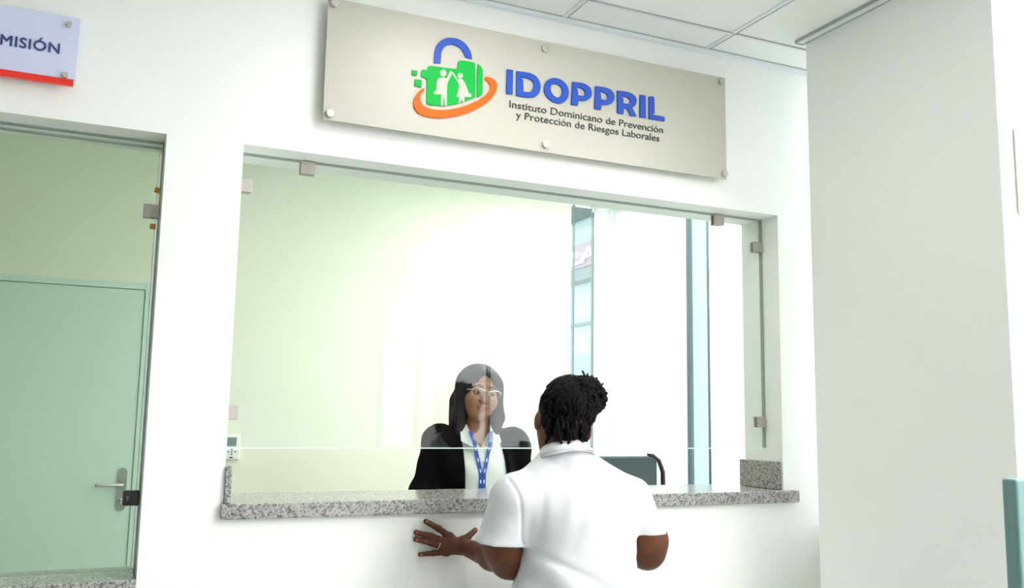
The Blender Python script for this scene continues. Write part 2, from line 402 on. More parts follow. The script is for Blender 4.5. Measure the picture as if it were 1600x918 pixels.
# the two service windows in the partition
t = tag(empty('window_1', (1.37, .1, 1.187)), kind='structure'); off = t.location
boxes('glass_pane', [(.360, 2.383, .096, .104, 1.341, 2.238)], M['glass'], t, off=off)
boxes('edge_seal', [(.357, 2.386, .094, .106, 2.237, 2.243), (2.380, 2.386, .093, .107, 1.341, 2.243)], M['gasket'], t, off=off)
boxes('lower_edge', [(.360, 2.383, .0945, .1055, 1.3375, 1.3405)], M['seal'], t, off=off)
def clamp(x0, x1, z0, z1, side):
    bm = bmesh.new(); b_box(bm, x0, x1, .086, .0955, z0, z1, bev=.0018); b_box(bm, x0, x1, .1045, .114, z0, z1, bev=.0018)
    c = from_bm('glass_clamp', bm, M['satin'], t, off=t.location)
    if side == 'top': boxes('clamp_foot', [(x0+.004, x1-.004, .0955, .1045, z1-.004, z1+.003)], M['black'], c, off=t.location)
    elif side == 'l': boxes('clamp_foot', [(x0-.002, x0+.004, .0955, .1045, z0+.003, z1-.003)], M['black'], c, off=t.location)
    else: boxes('clamp_foot', [(x1-.004, x1+.002, .0955, .1045, z0+.003, z1-.003)], M['black'], c, off=t.location)
for a in [(.546, .593, 2.198, 2.240, 'top'), (2.150, 2.196, 2.198, 2.240, 'top'), (.359, .400, 2.118, 2.160, 'l'), (.359, .397, 1.423, 1.467, 'l'),
          (2.340, 2.384, 2.109, 2.150, 'r'), (2.343, 2.384, 1.419, 1.460, 'r')]: clamp(*a)
t = tag(empty('window_2', (-.43, .1, .99)), kind='structure'); off = t.location
boxes('glass_pane', [(-.98, .128, .096, .104, .996, 2.225)], M['green'], t, off=off)
boxes('edge_seal', [(-1.0, .14, .094, .106, 2.238, 2.243), (-1.0, .134, .092, .108, 2.222, 2.226), (.1365, .140, .094, .106, .99, 2.243)], M['gasket'], t, off=off)
boxes('side_edge', [(.128, .1305, .0945, .1055, .996, 2.225)], M['seal'], t, off=off)
c = boxes('hinge_plate', [(.095, .139, .085, .0955, 2.010, 2.050), (.095, .139, .1045, .115, 2.010, 2.050)], M['satin'], t, bev=.0018, off=off)
boxes('hinge_pin', [(.137, .1405, .088, .112, 2.018, 2.036)], M['black'], c, off=off)
c = boxes('lock_plate', [(.0945, .136, .078, .0955, 1.180, 1.220)], M['black'], t, bev=.002, off=off); tag(c, 'black lock plate with keyhole')
boxes('lock_rim', [(.0925, .138, .086, .0958, 1.178, 1.222)], M['satin'], c, bev=.001, off=off)
bm = bmesh.new(); b_cyl(bm, (.106, .0775, 1.203), .0035, .002); b_box(bm, .1045, .1075, .0765, .0785, 1.194, 1.203)
from_bm('keyhole', bm, M['gasket'], c, off=off)
for (x, z, a) in ((.1295, 2.0945, .25), (.1235, 1.9845, 0)):
    bm = bmesh.new(); b_box(bm, -.008, .008, -.002, .002, -.008, .008, bev=.001)
    bmesh.ops.rotate(bm, matrix=Matrix.Rotation(a, 3, 'Y'), verts=bm.verts); bmesh.ops.translate(bm, vec=(x-.43*-1-.0, -.006, z-.99), verts=bm.verts)
    tag(from_bm('tape_square', bm, M['amber'], t), 'amber foam tape square stuck on the glass')
# granite sills and counter
def slab(name, bl, label, cat, base, extra=None):
    o = empty(name, base); tag(o, label, cat)
    for nm, b in bl: boxes(nm, [b], M['granite'], o, bev=.003, off=base)
    return o
slab('granite_counter', [('countertop', (.350, 2.444, -.022, .335, 1.1435, 1.187)), ('side_upstand', (.3575, .376, -.012, .24, 1.1875, 1.292)),
                         ('side_upstand', (2.372, 2.3855, .010, .24, 1.1875, 1.292))],
     'speckled grey granite service counter with short upstands, under the wide reception glass', 'counter', (1.37, 0, 1.1435))
slab('granite_sill', [('sill_slab', (-1.0, .139, -.004, .235, .946, .990))], 'speckled grey granite sill under the green glass window at left', 'sill', (-.43, .1, .946))
# blinds in the office
def blind(x0, x1, y0, y1, label):
    o = empty('roller_blind', ((x0+x1)/2, (y0+y1)/2, .1)); off = o.location
    bm = bmesh.new(); b_box(bm, x0, x1, y0, y1, .12, H-.08)
    from_bm('blind_fabric', bm, M['blind'], o, off=off)
    L = [((x0+x1)/2, y0, H-.05), ((x0+x1)/2, y1, H-.05)] if y1-y0 > x1-x0 else [(x0, (y0+y1)/2, H-.05), (x1, (y0+y1)/2, H-.05)]
    tube('roller_tube', L, .03, M['whitep'], o, 16, off=off)
    boxes('bottom_bar', [(x0-.005, x1+.005, y0-.005, y1+.005, .10, .125)], M['whitep'], o, off=off, bev=.002)
    tag(o, label, 'blind')
G = 'daylit white roller blinds'
blind(XR-.012, XR-.010, 1.546, YB-.055, 'daylit white blind between the office corner and the blue-grey window gap')
blind(XR-.012, XR-.010, T0+.02, 1.326, 'daylit white blind right of the blue-grey gap, beside the right granite upstand')
blind(2.906, XR-.045, YB-.012, YB-.010, 'narrow daylit white blind right of the aqua window gap')
# office door
t = tag(empty('door_1', (-.2, YB-.02, 0)), kind='structure'); off = t.location
boxes('door_leaf', [(-.66, .205, YB-.028, YB-.002, .005, 2.065)], M['door'], t, bev=.002, off=off)
boxes('door_frame', [(.208, .245, YB-.035, YB, 0, 2.1), (-.70, -.663, YB-.035, YB, 0, 2.1), (-.663, .208, YB-.035, YB, 2.068, 2.1)], M['door'], t, bev=.002, off=off)
ys = YB-.028
cu = [(.160+.022*math.cos(a), 1.047+.085*s+.022*math.sin(a)) for s, rg in ((1, np.linspace(0, math.pi, 9)), (-1, np.linspace(math.pi, 2*math.pi, 9))) for a in rg]
p = prism('handle_plate', [cu], M['dsteel'], ys, ys-.008); p.data.transform(Matrix.Translation([-c for c in off])); p.parent = t
h = tube('door_lever', [(.162, ys-.006, 1.070), (.162, ys-.035, 1.070), (.155, ys-.048, 1.070), (.14, ys-.052, 1.070), (.05, ys-.052, 1.070), (.036, ys-.05, 1.070)], [.009, .009, .009, .0088, .0085, .0085], M['steel'], p, 14, off=off)
bm = bmesh.new(); b_cyl(bm, (.160, ys-.010, .995), .0085, .010); b_box(bm, .156, .164, ys-.014, ys-.004, .972, .995, bev=.002)
from_bm('lock_cylinder', bm, M['steel'], p, True, off=off)
# air-conditioner control on the office wall
t = empty('wall_thermostat', (.692, YB, 1.19)); tag(t, 'small white wall controller with dark display behind the wide glass, lower left corner', 'thermostat'); off = t.location
boxes('case', [(.652, .733, YB-.018, YB, 1.190, 1.322)], M['whitep'], t, bev=.006, off=off)
boxes('display', [(.664, .712, YB-.0195, YB-.017, 1.262, 1.308)], M['screen'], t, off=off)
for i, (x, z) in enumerate(((.672, 1.232), (.690, 1.245), (.708, 1.232), (.690, 1.219), (.690, 1.232))):
    bm = bmesh.new(); b_cyl(bm, (x, YB-.019, z), .0042, .004); from_bm('button', bm, M['fgrey'], t, off=off)
boxes('logo_mark', [(.680, .697, YB-.0192, YB-.017, 1.199, 1.205)], M['ink'], t, off=off)
# ================================================================ SIGNS
SHACKLE = [(0.937, 2.588), (0.937, 2.627), (0.944, 2.652), (0.959, 2.67), (0.979, 2.682), (0.999, 2.686), (1.02, 2.686), (1.041, 2.678), (1.057, 2.662), (1.067, 2.645), (1.07, 2.626), (1.047, 2.627), (1.04, 2.642), (1.028, 2.656), (1.012, 2.662), (0.995, 2.663), (0.979, 2.656), (0.968, 2.645), (0.961, 2.629), (0.96, 2.611), (0.959, 2.59)]
GREEN = [(0.917, 2.573), (0.922, 2.576), (1.015, 2.58), (1.02, 2.585), (1.021, 2.608), (1.027, 2.614), (1.078, 2.615), (1.082, 2.611), (1.085, 2.496), (1.046, 2.475), (1.016, 2.461), (0.985, 2.451), (0.958, 2.446), (0.92, 2.444), (0.915, 2.448), (0.915, 2.524), (0.912, 2.531), (0.898, 2.533), (0.894, 2.536), (0.895, 2.556), (0.899, 2.559), (0.915, 2.558)]
SIDE = [(1.092, 2.613), (1.108, 2.601), (1.11, 2.584), (1.11, 2.511), (1.107, 2.506), (1.091, 2.497), (1.089, 2.581)]
SQ1 = [(0.863, 2.55), (0.881, 2.551), (0.88, 2.534), (0.863, 2.534)]
SQ2 = [(0.874, 2.521), (0.896, 2.523), (0.896, 2.498), (0.873, 2.499)]
SWOOSH = [(0.906, 2.496), (0.893, 2.49), (0.877, 2.468), (0.871, 2.447), (0.872, 2.428), (0.886, 2.41), (0.909, 2.403), (0.939, 2.402), (0.973, 2.406), (1.013, 2.418), (1.061, 2.438), (1.103, 2.464), (1.134, 2.49), (1.155, 2.517), (1.164, 2.543), (1.161, 2.559), (1.15, 2.569), (1.132, 2.574), (1.12, 2.573), (1.117, 2.564), (1.129, 2.557), (1.138, 2.547), (1.138, 2.531), (1.126, 2.512), (1.102, 2.491), (1.067, 2.469), (1.026, 2.449), (0.986, 2.436), (0.945, 2.429), (0.918, 2.432), (0.901, 2.439), (0.893, 2.454), (0.894, 2.47), (0.902, 2.483), (0.907, 2.491)]
HEAD1 = [(0.98, 2.56), (0.98, 2.556), (0.978, 2.552), (0.975, 2.549), (0.971, 2.547), (0.968, 2.546), (0.964, 2.547), (0.961, 2.549), (0.959, 2.553), (0.958, 2.557), (0.959, 2.561), (0.961, 2.565), (0.963, 2.568), (0.967, 2.57), (0.971, 2.571), (0.974, 2.57), (0.977, 2.568), (0.979, 2.565)]
HEAD2 = [(1.038, 2.561), (1.038, 2.558), (1.036, 2.555), (1.034, 2.553), (1.031, 2.551), (1.028, 2.55), (1.025, 2.551), (1.022, 2.553), (1.02, 2.555), (1.02, 2.558), (1.02, 2.561), (1.022, 2.564), (1.024, 2.567), (1.027, 2.568), (1.03, 2.569), (1.033, 2.568), (1.036, 2.567), (1.038, 2.564)]
FIG1 = [(0.955, 2.539), (0.971, 2.544), (0.981, 2.542), (0.994, 2.571), (0.998, 2.571), (1.0, 2.562), (0.988, 2.536), (0.983, 2.522), (0.984, 2.45), (0.978, 2.449), (0.976, 2.474), (0.973, 2.474), (0.972, 2.448), (0.964, 2.447), (0.964, 2.485), (0.94, 2.481), (0.94, 2.491), (0.947, 2.496), (0.947, 2.522), (0.951, 2.535)]
FIG2 = [(0.998, 2.567), (1.002, 2.569), (1.02, 2.545), (1.028, 2.55), (1.039, 2.548), (1.048, 2.533), (1.061, 2.505), (1.07, 2.503), (1.069, 2.493), (1.046, 2.49), (1.045, 2.474), (1.039, 2.471), (1.035, 2.484), (1.032, 2.468), (1.026, 2.465), (1.027, 2.486), (1.018, 2.485), (1.023, 2.509), (1.026, 2.529), (1.021, 2.538), (1.006, 2.554)]
L_I = [(1.197, 2.612), (1.22, 2.613), (1.22, 2.528), (1.197, 2.527)]
L_D = [(1.233, 2.612), (1.264, 2.614), (1.288, 2.614), (1.307, 2.607), (1.32, 2.593), (1.326, 2.574), (1.323, 2.556), (1.315, 2.541), (1.303, 2.532), (1.289, 2.528), (1.265, 2.525), (1.234, 2.526)]
L_Dh = [(1.242, 2.593), (1.271, 2.595), (1.288, 2.592), (1.298, 2.583), (1.3, 2.57), (1.296, 2.556), (1.286, 2.547), (1.275, 2.544), (1.26, 2.544), (1.258, 2.586)]
L_O = [(1.377, 2.613), (1.399, 2.613), (1.419, 2.604), (1.432, 2.588), (1.436, 2.568), (1.43, 2.546), (1.415, 2.53), (1.396, 2.523), (1.374, 2.526), (1.354, 2.536), (1.34, 2.554), (1.338, 2.572), (1.344, 2.591), (1.358, 2.606)]
L_Oh = [(1.38, 2.594), (1.4, 2.591), (1.41, 2.577), (1.409, 2.559), (1.398, 2.545), (1.386, 2.543), (1.371, 2.552), (1.362, 2.569), (1.365, 2.585)]
L_P = [(1.542, 2.611), (1.578, 2.614), (1.601, 2.61), (1.616, 2.6), (1.621, 2.582), (1.616, 2.566), (1.601, 2.553), (1.584, 2.549), (1.567, 2.548), (1.564, 2.528), (1.539, 2.528)]
L_Ph = [(1.555, 2.595), (1.578, 2.595), (1.591, 2.588), (1.594, 2.578), (1.588, 2.568), (1.578, 2.566), (1.565, 2.566), (1.564, 2.586)]
L_P1 = [(1.449, 2.611), (1.485, 2.614), (1.508, 2.61), (1.523, 2.6), (1.528, 2.582), (1.523, 2.566), (1.508, 2.553), (1.491, 2.549), (1.474, 2.548), (1.471, 2.528), (1.446, 2.528)]
L_P1h = [(1.462, 2.595), (1.485, 2.595), (1.498, 2.588), (1.501, 2.578), (1.495, 2.568), (1.485, 2.566), (1.472, 2.566), (1.471, 2.586)]
L_R = [(1.632, 2.61), (1.665, 2.612), (1.691, 2.61), (1.709, 2.599), (1.714, 2.584), (1.708, 2.568), (1.694, 2.555), (1.712, 2.527), (1.688, 2.525), (1.674, 2.549), (1.66, 2.55), (1.657, 2.527), (1.633, 2.527)]
L_Rh = [(1.643, 2.592), (1.671, 2.593), (1.684, 2.587), (1.687, 2.579), (1.681, 2.57), (1.671, 2.566), (1.657, 2.568), (1.656, 2.585)]
L_I2 = [(1.728, 2.61), (1.751, 2.611), (1.752, 2.527), (1.727, 2.526)]
L_L = [(1.766, 2.61), (1.784, 2.613), (1.789, 2.607), (1.789, 2.55), (1.779, 2.543), (1.83, 2.544), (1.834, 2.54), (1.833, 2.527), (1.766, 2.526)]
t = empty('company_sign', (1.37, -.04, 2.355)); tag(t, 'long silver acrylic sign with padlock logo and blue letters above the reception window', 'sign'); off = Vector(t.location)
YS = -.040
def shift(o):
    o.data.transform(Matrix.Translation(-off)); return o
boxes('sign_panel', [(.582, 2.114, YS+.002, YS+.008, 2.344, 2.742)], M['panel'], t, bev=.001, off=off)
for (x, z) in ((.602, 2.722), (.602, 2.364), (1.341, 2.713), (1.347, 2.370), (2.093, 2.722), (2.101, 2.364)):
    bm = bmesh.new(); b_cyl(bm, (x, YS-.004, z), .0125, .013, bev=.002); b_cyl(bm, (x, -.016, z), .008, .033)
    from_bm('standoff_cap', bm, M['steel'], t, off=off)
yl = YS+.002
lg = shift(prism('padlock_emblem', [GREEN], M['lgreen'], yl, yl-.005, t)); tag(lg, 'green padlock body with two standing figures')
e0 = off
def sub(name, loops, m, y0, y1, par=None):
    o = shift(prism(name, loops, m, y0, y1, par or t)); return o
sub('figure_cutout', [FIG1], M['panel'], yl-.0045, yl-.0056, lg); sub('figure_cutout', [FIG2], M['panel'], yl-.0045, yl-.0056, lg)
sub('figure_head', [HEAD1], M['panel'], yl-.0045, yl-.0056, lg); sub('figure_head', [HEAD2], M['panel'], yl-.0045, yl-.0056, lg)
sub('emblem_side', [SIDE], M['lgreen'], yl, yl-.005, lg)
sub('pixel_square', [SQ1], M['lgreen'], yl, yl-.005, lg); sub('pixel_square', [SQ2], M['lgreen'], yl, yl-.005, lg)
tag(sub('padlock_shackle', [SHACKLE], M['blue'], yl, yl-.005), 'blue padlock shackle')
tag(sub('swoosh', [SWOOSH], M['orange'], yl, yl-.006), 'orange swoosh under the padlock')
for loops in ([L_I], [L_D, L_Dh], [L_O, L_Oh], [L_P1, L_P1h], [L_P, L_Ph], [L_R, L_Rh], [L_I2], [L_L]):
    sub('raised_letter', loops, M['blue'], yl, yl-.007)
shift(text('tagline', 'Instituto Dominicano de Prevención', M['ink'], 1.211, 1.828, 2.4815, .0265, yl, yl-.003, t, bold=-.002))
shift(text('tagline', 'y Protección de Riesgos Laborales', M['ink'], 1.236, 1.812, 2.4475, .0265, yl, yl-.003, t, bold=-.002))
t = empty('room_sign', (-.24, -.03, 2.333)); tag(t, 'white room sign with navy lettering and red lower band, high on the wall at left', 'sign'); off = Vector(t.location)
boxes('sign_panel', [(-.375, -.107, -.030, -.024, 2.351, 2.533)], M['white'], t, bev=.001, off=off)
boxes('red_band', [(-.375, -.112, -.034, -.024, 2.333, 2.3515)], M['red'], t, off=off)
shift(text('lettering', 'MISIÓN', M['navy'], -.2966, -.1525, 2.4205, .0300, -.030, -.033, t, bold=0, spacing=1.08, fat=.016))
for z in (2.508, 2.361):
  for x in (-.134, -.348):
    bm = bmesh.new(); b_cyl(bm, (x, -.035, z), .0085, .010, bev=.0015); b_cyl(bm, (x, -.015, z), .005, .028)
    from_bm('standoff_cap', bm, M['steel'], t, off=off)
# pale box on the column and teal post in front of it
t = empty('wall_box', (2.5, -1.0, 2.04)); tag(t, 'pale mauve box mounted high on the bright column face at the right edge', 'box'); off = t.location
boxes('box_case', [(2.385, 2.62, -1.062, -1.012, 2.045, 2.318)], M['whitep'], t, bev=.012, off=off)
boxes('box_cover', [(2.402, 2.605, -1.074, -1.061, 2.060, 2.305)], M['mauve'], t, bev=.006, off=off)
t = empty('teal_post', (1.995, -1.25, 0)); tag(t, 'teal metal post with rounded top standing in front of the column at right', 'post'); off = t.location
bm = bmesh.new(); b_box(bm, 1.969, 2.012, -1.275, -1.235, .012, 1.322, bev=.007, seg=3); from_bm('post_shaft', bm, M['teal'], t, off=off)
boxes('edge_highlight', [(2.0125, 2.020, -1.268, -1.242, .012, 1.312)], M['seal'], t, off=off)  # pale strip stands in for the highlight along the post edge
bm = bmesh.new(); b_cyl(bm, (1.995, -1.25, .006), .14, .012, 'z', 32, bev=.003); from_bm('base_plate', bm, M['teal'], t, off=off)
# ================================================================ OUTSIDE, seen through the gaps in the blinds
t = empty('neighbouring_building', (12, 18, -.12)); tag(t, 'pale aqua building with mauve sign band, seen through the narrow gap between blinds', 'building'); off = t.location
boxes('building_wall', [(12, 18, 11, 34, -.12, 7.4)], M['facade'], t, off=off)
boxes('sign_band', [(11.92, 12, 15, 24, 5.50, 6.15)], M['signm'], t, off=off)
boxes('ledge', [(11.6, 12, 16.5, 34, 5.05, 5.35)], M['fgrey'], t, off=off, bev=.02)
boxes('ledge', [(11.9, 12, 16.5, 34, 3.9, 3.98)], M['fgrey'], t, off=off)
boxes('glazing_band', [(11.96, 12, 16.5, 34, 1.6, 3.1)], M['win'], t, off=off)
for k in range(7): boxes('mullion', [(11.93, 12, 17.4+k*2.2, 17.47+k*2.2, 1.6, 4.9)], M['facade'], t, off=off)
tx = text('sign_letters', 'ILA', M['whitep'], -1.0, 1.0, 5.60, .42, 0, -.04, t, bold=.02)
tx.data.transform(Matrix.Translation(Vector((11.90, 18.9, 0))-Vector(off)) @ Matrix.Rotation(-math.pi/2, 4, 'Z'))
boxes('canopy', [(10.6, 12, 16.5, 34, 6.85, 7.0)], M['fgrey'], t, off=off)
# ================================================================ OFFICE CHAIR behind the counter
t = empty('office_chair', (2.40, 1.20, 0)); tag(t, 'dark grey office chair with curved maroon side frame, behind the counter at right', 'chair'); off = t.location
bm = bmesh.new(); b_box(bm, 2.17, 2.602, 1.17, 1.20, .62, 1.258, bev=.012, seg=3); from_bm('backrest', bm, M['chair'], t, off=off)
for sx, x in ((1, 2.60), (-1, 2.135)):
    tube('back_frame', [(x-sx*.055, 1.178, 1.266), (x-sx*.025, 1.176, 1.262), (x+sx*.012, 1.175, 1.235), (x+sx*.035, 1.175, 1.18), (x+sx*.040, 1.18, 1.10), (x+sx*.033, 1.19, .98), (x+sx*.01, 1.20, .80), (x-sx*.05, 1.22, .62)],
         [.006, .009, .011, .012, .0125, .012, .011, .010], M['maroon'], t, 12, off=off)
bm = bmesh.new(); b_box(bm, 2.15, 2.62, 1.22, 1.70, .47, .55, bev=.03, seg=3); from_bm('seat', bm, M['chair'], t, off=off)
for x in (2.12, 2.65):
    tube('armrest', [(x, 1.30, .52), (x, 1.28, .72), (x, 1.30, .74), (x, 1.55, .74)], .016, M['black'], t, off=off)
tube('gas_column', [(2.385, 1.45, .10), (2.385, 1.45, .48)], .03, M['steel'], t, 16, off=off)
tube('back_bar', [(2.385, 1.45, .46), (2.385, 1.25, .46), (2.385, 1.205, .55), (2.385, 1.205, .70)], .02, M['black'], t, 12, off=off)
for k in range(5):
    a = 2*math.pi*k/5+.3; ex, ey = 2.385+.30*math.cos(a), 1.45+.30*math.sin(a)
    lg_ = tube('base_arm', [(2.385, 1.45, .11), (ex, ey, .075)], [.028, .016], M['black'], t, 10, off=off)
    bm = bmesh.new(); b_cyl(bm, (ex, ey, .03), .03, .04, 'x', 20, bev=.005); from_bm('caster', bm, M['black'], lg_, True, off=off)
# ================================================================ PEOPLE
def hand(F, wrist, bases, mids, tips, rb, thumb, k=.006):
    wr = Vector(wrist)
    for b in bases: F.cone(wr, b, .017, .0105, .016)
    F.cone(bases[0], bases[-1], .012, .011, .008)
    for b, m_, tp, r in zip(bases, mids, tips, rb):
        F.cone(b, m_, r*1.12, r, k); F.cone(m_, tp, r, r*.84, .003)
        F.ell(m_, (r*1.08, r*1.08, r*1.08), .003)
    a, b, c = thumb; F.cone(wr, a, .016, .013, .012); F.cone(a, b, .0125, .0105, .006); F.cone(b, c, .0105, .0085, .003)
def leg_field(F, hx, y, hipz, toe):
    F.cone((hx*.9, y, hipz), (hx*1.02, y+.01, .48), .085, .058, .03); F.cone((hx*1.02, y+.01, .48), (hx*1.05, y, .09), .055, .036, .03)
    F.cone((hx*1.05, y, .05), (hx*1.05, y+toe*.15, .035), .036, .03, .02)
# ---------------------------------------------------------------- visitor, seen from behind
VB = Vector((1.30, -.35, 0))
V = empty('person', VB); tag(V, 'person in white polo shirt with twisted dark updo, seen from behind, hand on wall', 'person')
F = Field([(.90, 1.15, .0022), (1.15, 1.74, .0055)], [(-.56, -.075, .0055), (-.075, .0, .0022)], [(-.02, .96, .012), (.96, 1.15, .0024), (1.15, 1.62, .005)])
cx = 1.305; cy = -.35
F.cone((cx, cy+.01, .92), (cx, cy, 1.15), .13, .13); F.ell((1.305, cy+.005, .95), (.17, .12, .16), .05)
F.cone((1.15, cy, 1.215), (1.455, cy, 1.205), .042, .042, .05)
F.cone((1.268, cy, 1.24), (1.276, cy+.012, 1.43), .062, .054, .05)
HV = Frame((1.277, -.335, 1.460), 0, math.radians(9.5), math.radians(-14))
F.ell((0, -.01, .01), (.075, .095, .085), .02, T=HV); F.ell((0, .045, -.035), (.062, .062, .088), .03, T=HV); F.ell((0, .06, -.095), (.035, .035, .03), .03, T=HV)
F.cone(HV.fwd((0, .10, .0)), HV.fwd((0, .122, -.035)), .008, .013, .012)
F.cone(HV.fwd((-.022, .098, -.068)), HV.fwd((.022, .098, -.068)), .007, .007, .008)
for sx in (-1, 1):
    F.ell((sx*.085, .008, -.040), (.009, .019, .030), .008, T=HV); F.ell((sx*.096, .002, -.040), (.006, .014, .022), .004, 's', T=HV)
    F.ell((sx*.03, .105, .004), (.014, .014, .010), .012, 's', T=HV)
# left arm: hangs from the sleeve, elbow bent, hand spread on the wall
F.cone((1.110, -.345, 1.200), (1.092, -.315, 1.10), .044, .054, .02); F.cone((1.092, -.315, 1.10), (1.100, -.305, 1.075), .055, .057, .02); F.cone((1.100, -.305, 1.075), (1.124, -.285, 1.030), .056, .043, .03)
F.cone((1.124, -.280, 1.030), (1.112, -.19, 1.032), .044, .039, .03); F.cone((1.112, -.19, 1.032), (1.082, -.040, 1.041), .038, .024, .02)
yb = -.020; yt = -.0095
bases = [(1.040, yb-.004, 1.072), (1.027, yb-.005, 1.057), (1.023, yb-.004, 1.041), (1.030, yb-.001, 1.024)]
tips = [(.965, yt, 1.119), (.934, yt, 1.087), (.934, yt, 1.066), (.949, yt, 1.020)]
mids = [tuple(np.array(b)*.5+np.array(c)*.5+np.array((0, -.007, .002))) for b, c in zip(bases, tips)]
hand(F, (1.072, -.030, 1.042), bases, mids, tips, [.0096, .0098, .0094, .0084], [(1.083, -.024, 1.059), (1.104, -.021, 1.070), (1.130, -.012, 1.087)])
# right arm: elbow bent, forearm reaching forward under the counter edge
F.cone((1.49, -.345, 1.19), (1.56, -.320, 1.10), .044, .053, .02); F.cone((1.56, -.32, 1.10), (1.575, -.315, 1.075), .055, .060, .02); F.cone((1.575, -.315, 1.075), (1.585, -.300, 1.040), .060, .050, .03)
F.cone((1.585, -.300, 1.040), (1.545, -.20, 1.045), .048, .040, .03); F.cone((1.545, -.20, 1.045), (1.495, -.085, 1.05), .038, .024, .02)
bs = [(1.455, -.030, 1.078), (1.462, -.028, 1.092), (1.475, -.028, 1.102), (1.490, -.030, 1.106)]
tp = [(1.432, -.012, 1.088), (1.440, -.012, 1.118), (1.462, -.012, 1.134), (1.488, -.013, 1.130)]
hand(F, (1.490, -.062, 1.058), bs, [tuple((np.array(a)+np.array(b))/2+np.array((0, -.006, 0))) for a, b in zip(bs, tp)], tp, [.0088, .009, .0086, .0076], [(1.468, -.045, 1.058), (1.452, -.03, 1.056), (1.434, -.014, 1.056)])
for sx in (-1, 1):
    F.cone((cx+sx*.085, cy+.01, .92), (cx+sx*.095, cy+.02, .50), .085, .056, .03); F.cone((cx+sx*.095, cy+.02, .5), (cx+sx*.10, cy-.02, .09), .053, .036, .03)
    F.cone((cx+sx*.10, cy-.03, .05), (cx+sx*.11, cy+.12, .035), .036, .028, .02)
body = F.build('body', M['skinB'], V, VB, 1)
# fingernails, ring
for (p, q) in zip(mids, tips):
    d = (Vector(q)-Vector(p)).normalized(); c = Vector(q)-Vector((0, .0078, 0))-d*.001
    bm = bmesh.new(); bmesh.ops.create_uvsphere(bm, u_segments=12, v_segments=8, radius=1); bmesh.ops.scale(bm, vec=(.0062, .0016, .0050), verts=bm.verts)
    bmesh.ops.rotate(bm, matrix=Matrix.Rotation(-math.atan2(d.z, d.x)+math.pi, 3, 'Y'), verts=bm.verts); bmesh.ops.translate(bm, vec=c, verts=bm.verts)
    from_bm('fingernail', bm, M['nail'], V, True, off=VB)
bm = bmesh.new(); bmesh.ops.create_uvsphere(bm, u_segments=12, v_segments=8, radius=1); bmesh.ops.scale(bm, vec=(.0065, .0018, .0055), verts=bm.verts)
bmesh.ops.rotate(bm, matrix=Matrix.Rotation(-.55, 3, 'Y'), verts=bm.verts); bmesh.ops.translate(bm, vec=(1.127, -.0205, 1.0875), verts=bm.verts); from_bm('fingernail', bm, M['nail'], V, True, off=VB)
rb_, rt_ = Vector(bases[2]), Vector(mids[2]); ax_ = (rt_-rb_).normalized(); u_ = ax_.orthogonal().normalized(); v_ = ax_.cross(u_); cc = rb_.lerp(rt_, .45)
tube('ring', [cc+(u_*math.cos(a)+v_*math.sin(a))*.0105 for a in np.linspace(0, 2*math.pi, 24, endpoint=False)], .0016, M['ring'], V, 8, True, off=VB)
# polo shirt
F = Field([(.97, 1.66, .0038)], [(-.56, -.18, .0038)], [(.86, 1.42, .0038)])
F.ell((1.312, cy+.005, .92), (.192, .150, .22)); F.ell((1.318, cy, 1.06), (.178, .130, .17), .06); F.ell((1.306, cy-.003, 1.17), (.188, .128, .135), .05)
F.cone((1.115, cy, 1.222), (1.492, cy, 1.208), .056, .056, .05)
F.cone((1.150, cy, 1.237), (1.255, cy, 1.322), .050, .060, .04); F.cone((1.455, cy, 1.225), (1.285, cy, 1.322), .050, .060, .04)
F.cone((1.105, -.347, 1.21), (1.078, -.322, 1.085), .066, .070, .035); F.cone((1.078, -.322, 1.085), (1.073, -.318, 1.04), .070, .072, .01)
F.cone((1.497, -.347, 1.195), (1.557, -.322, 1.100), .066, .064, .035); F.cone((1.557, -.322, 1.10), (1.580, -.312, 1.06), .064, .066, .01)
X, Y, Z = F.grid(tuple(slice(None) for _ in range(3)))
def cut(F, X, Y, Z, side):
    # cuff planes
    if side < 0: pl = -((X-1.078)*.05+(Z-1.092)*1.0-(Y+.32)*.12); reg = X-1.152
    else: pl = -(-(X-1.56)*.05+(Z-1.105)*1.0-(Y+.32)*.12); reg = 1.498-X
    return np.maximum(pl, reg)
for sd in (-1, 1):
    c_ = cut(F, X, Y, Z, sd).astype(np.float32); F.D = np.maximum(F.D, -(-c_) if False else np.minimum(c_, 9) if False else F.D)
    F.D = np.maximum(F.D, np.where((c_ < 0), -c_*0+F.D, F.D))
    # remove sleeve material below the cuff line
    m_ = (X < 1.152) if sd < 0 else (X > 1.498)
    zz = (1.092+(Y+.32)*.12-(X-1.078)*.05) if sd < 0 else (1.105+(Y+.32)*.12-(X-1.56)*.02)
    F.D = np.where(m_, np.maximum(F.D, (zz-Z).astype(np.float32)), F.D)
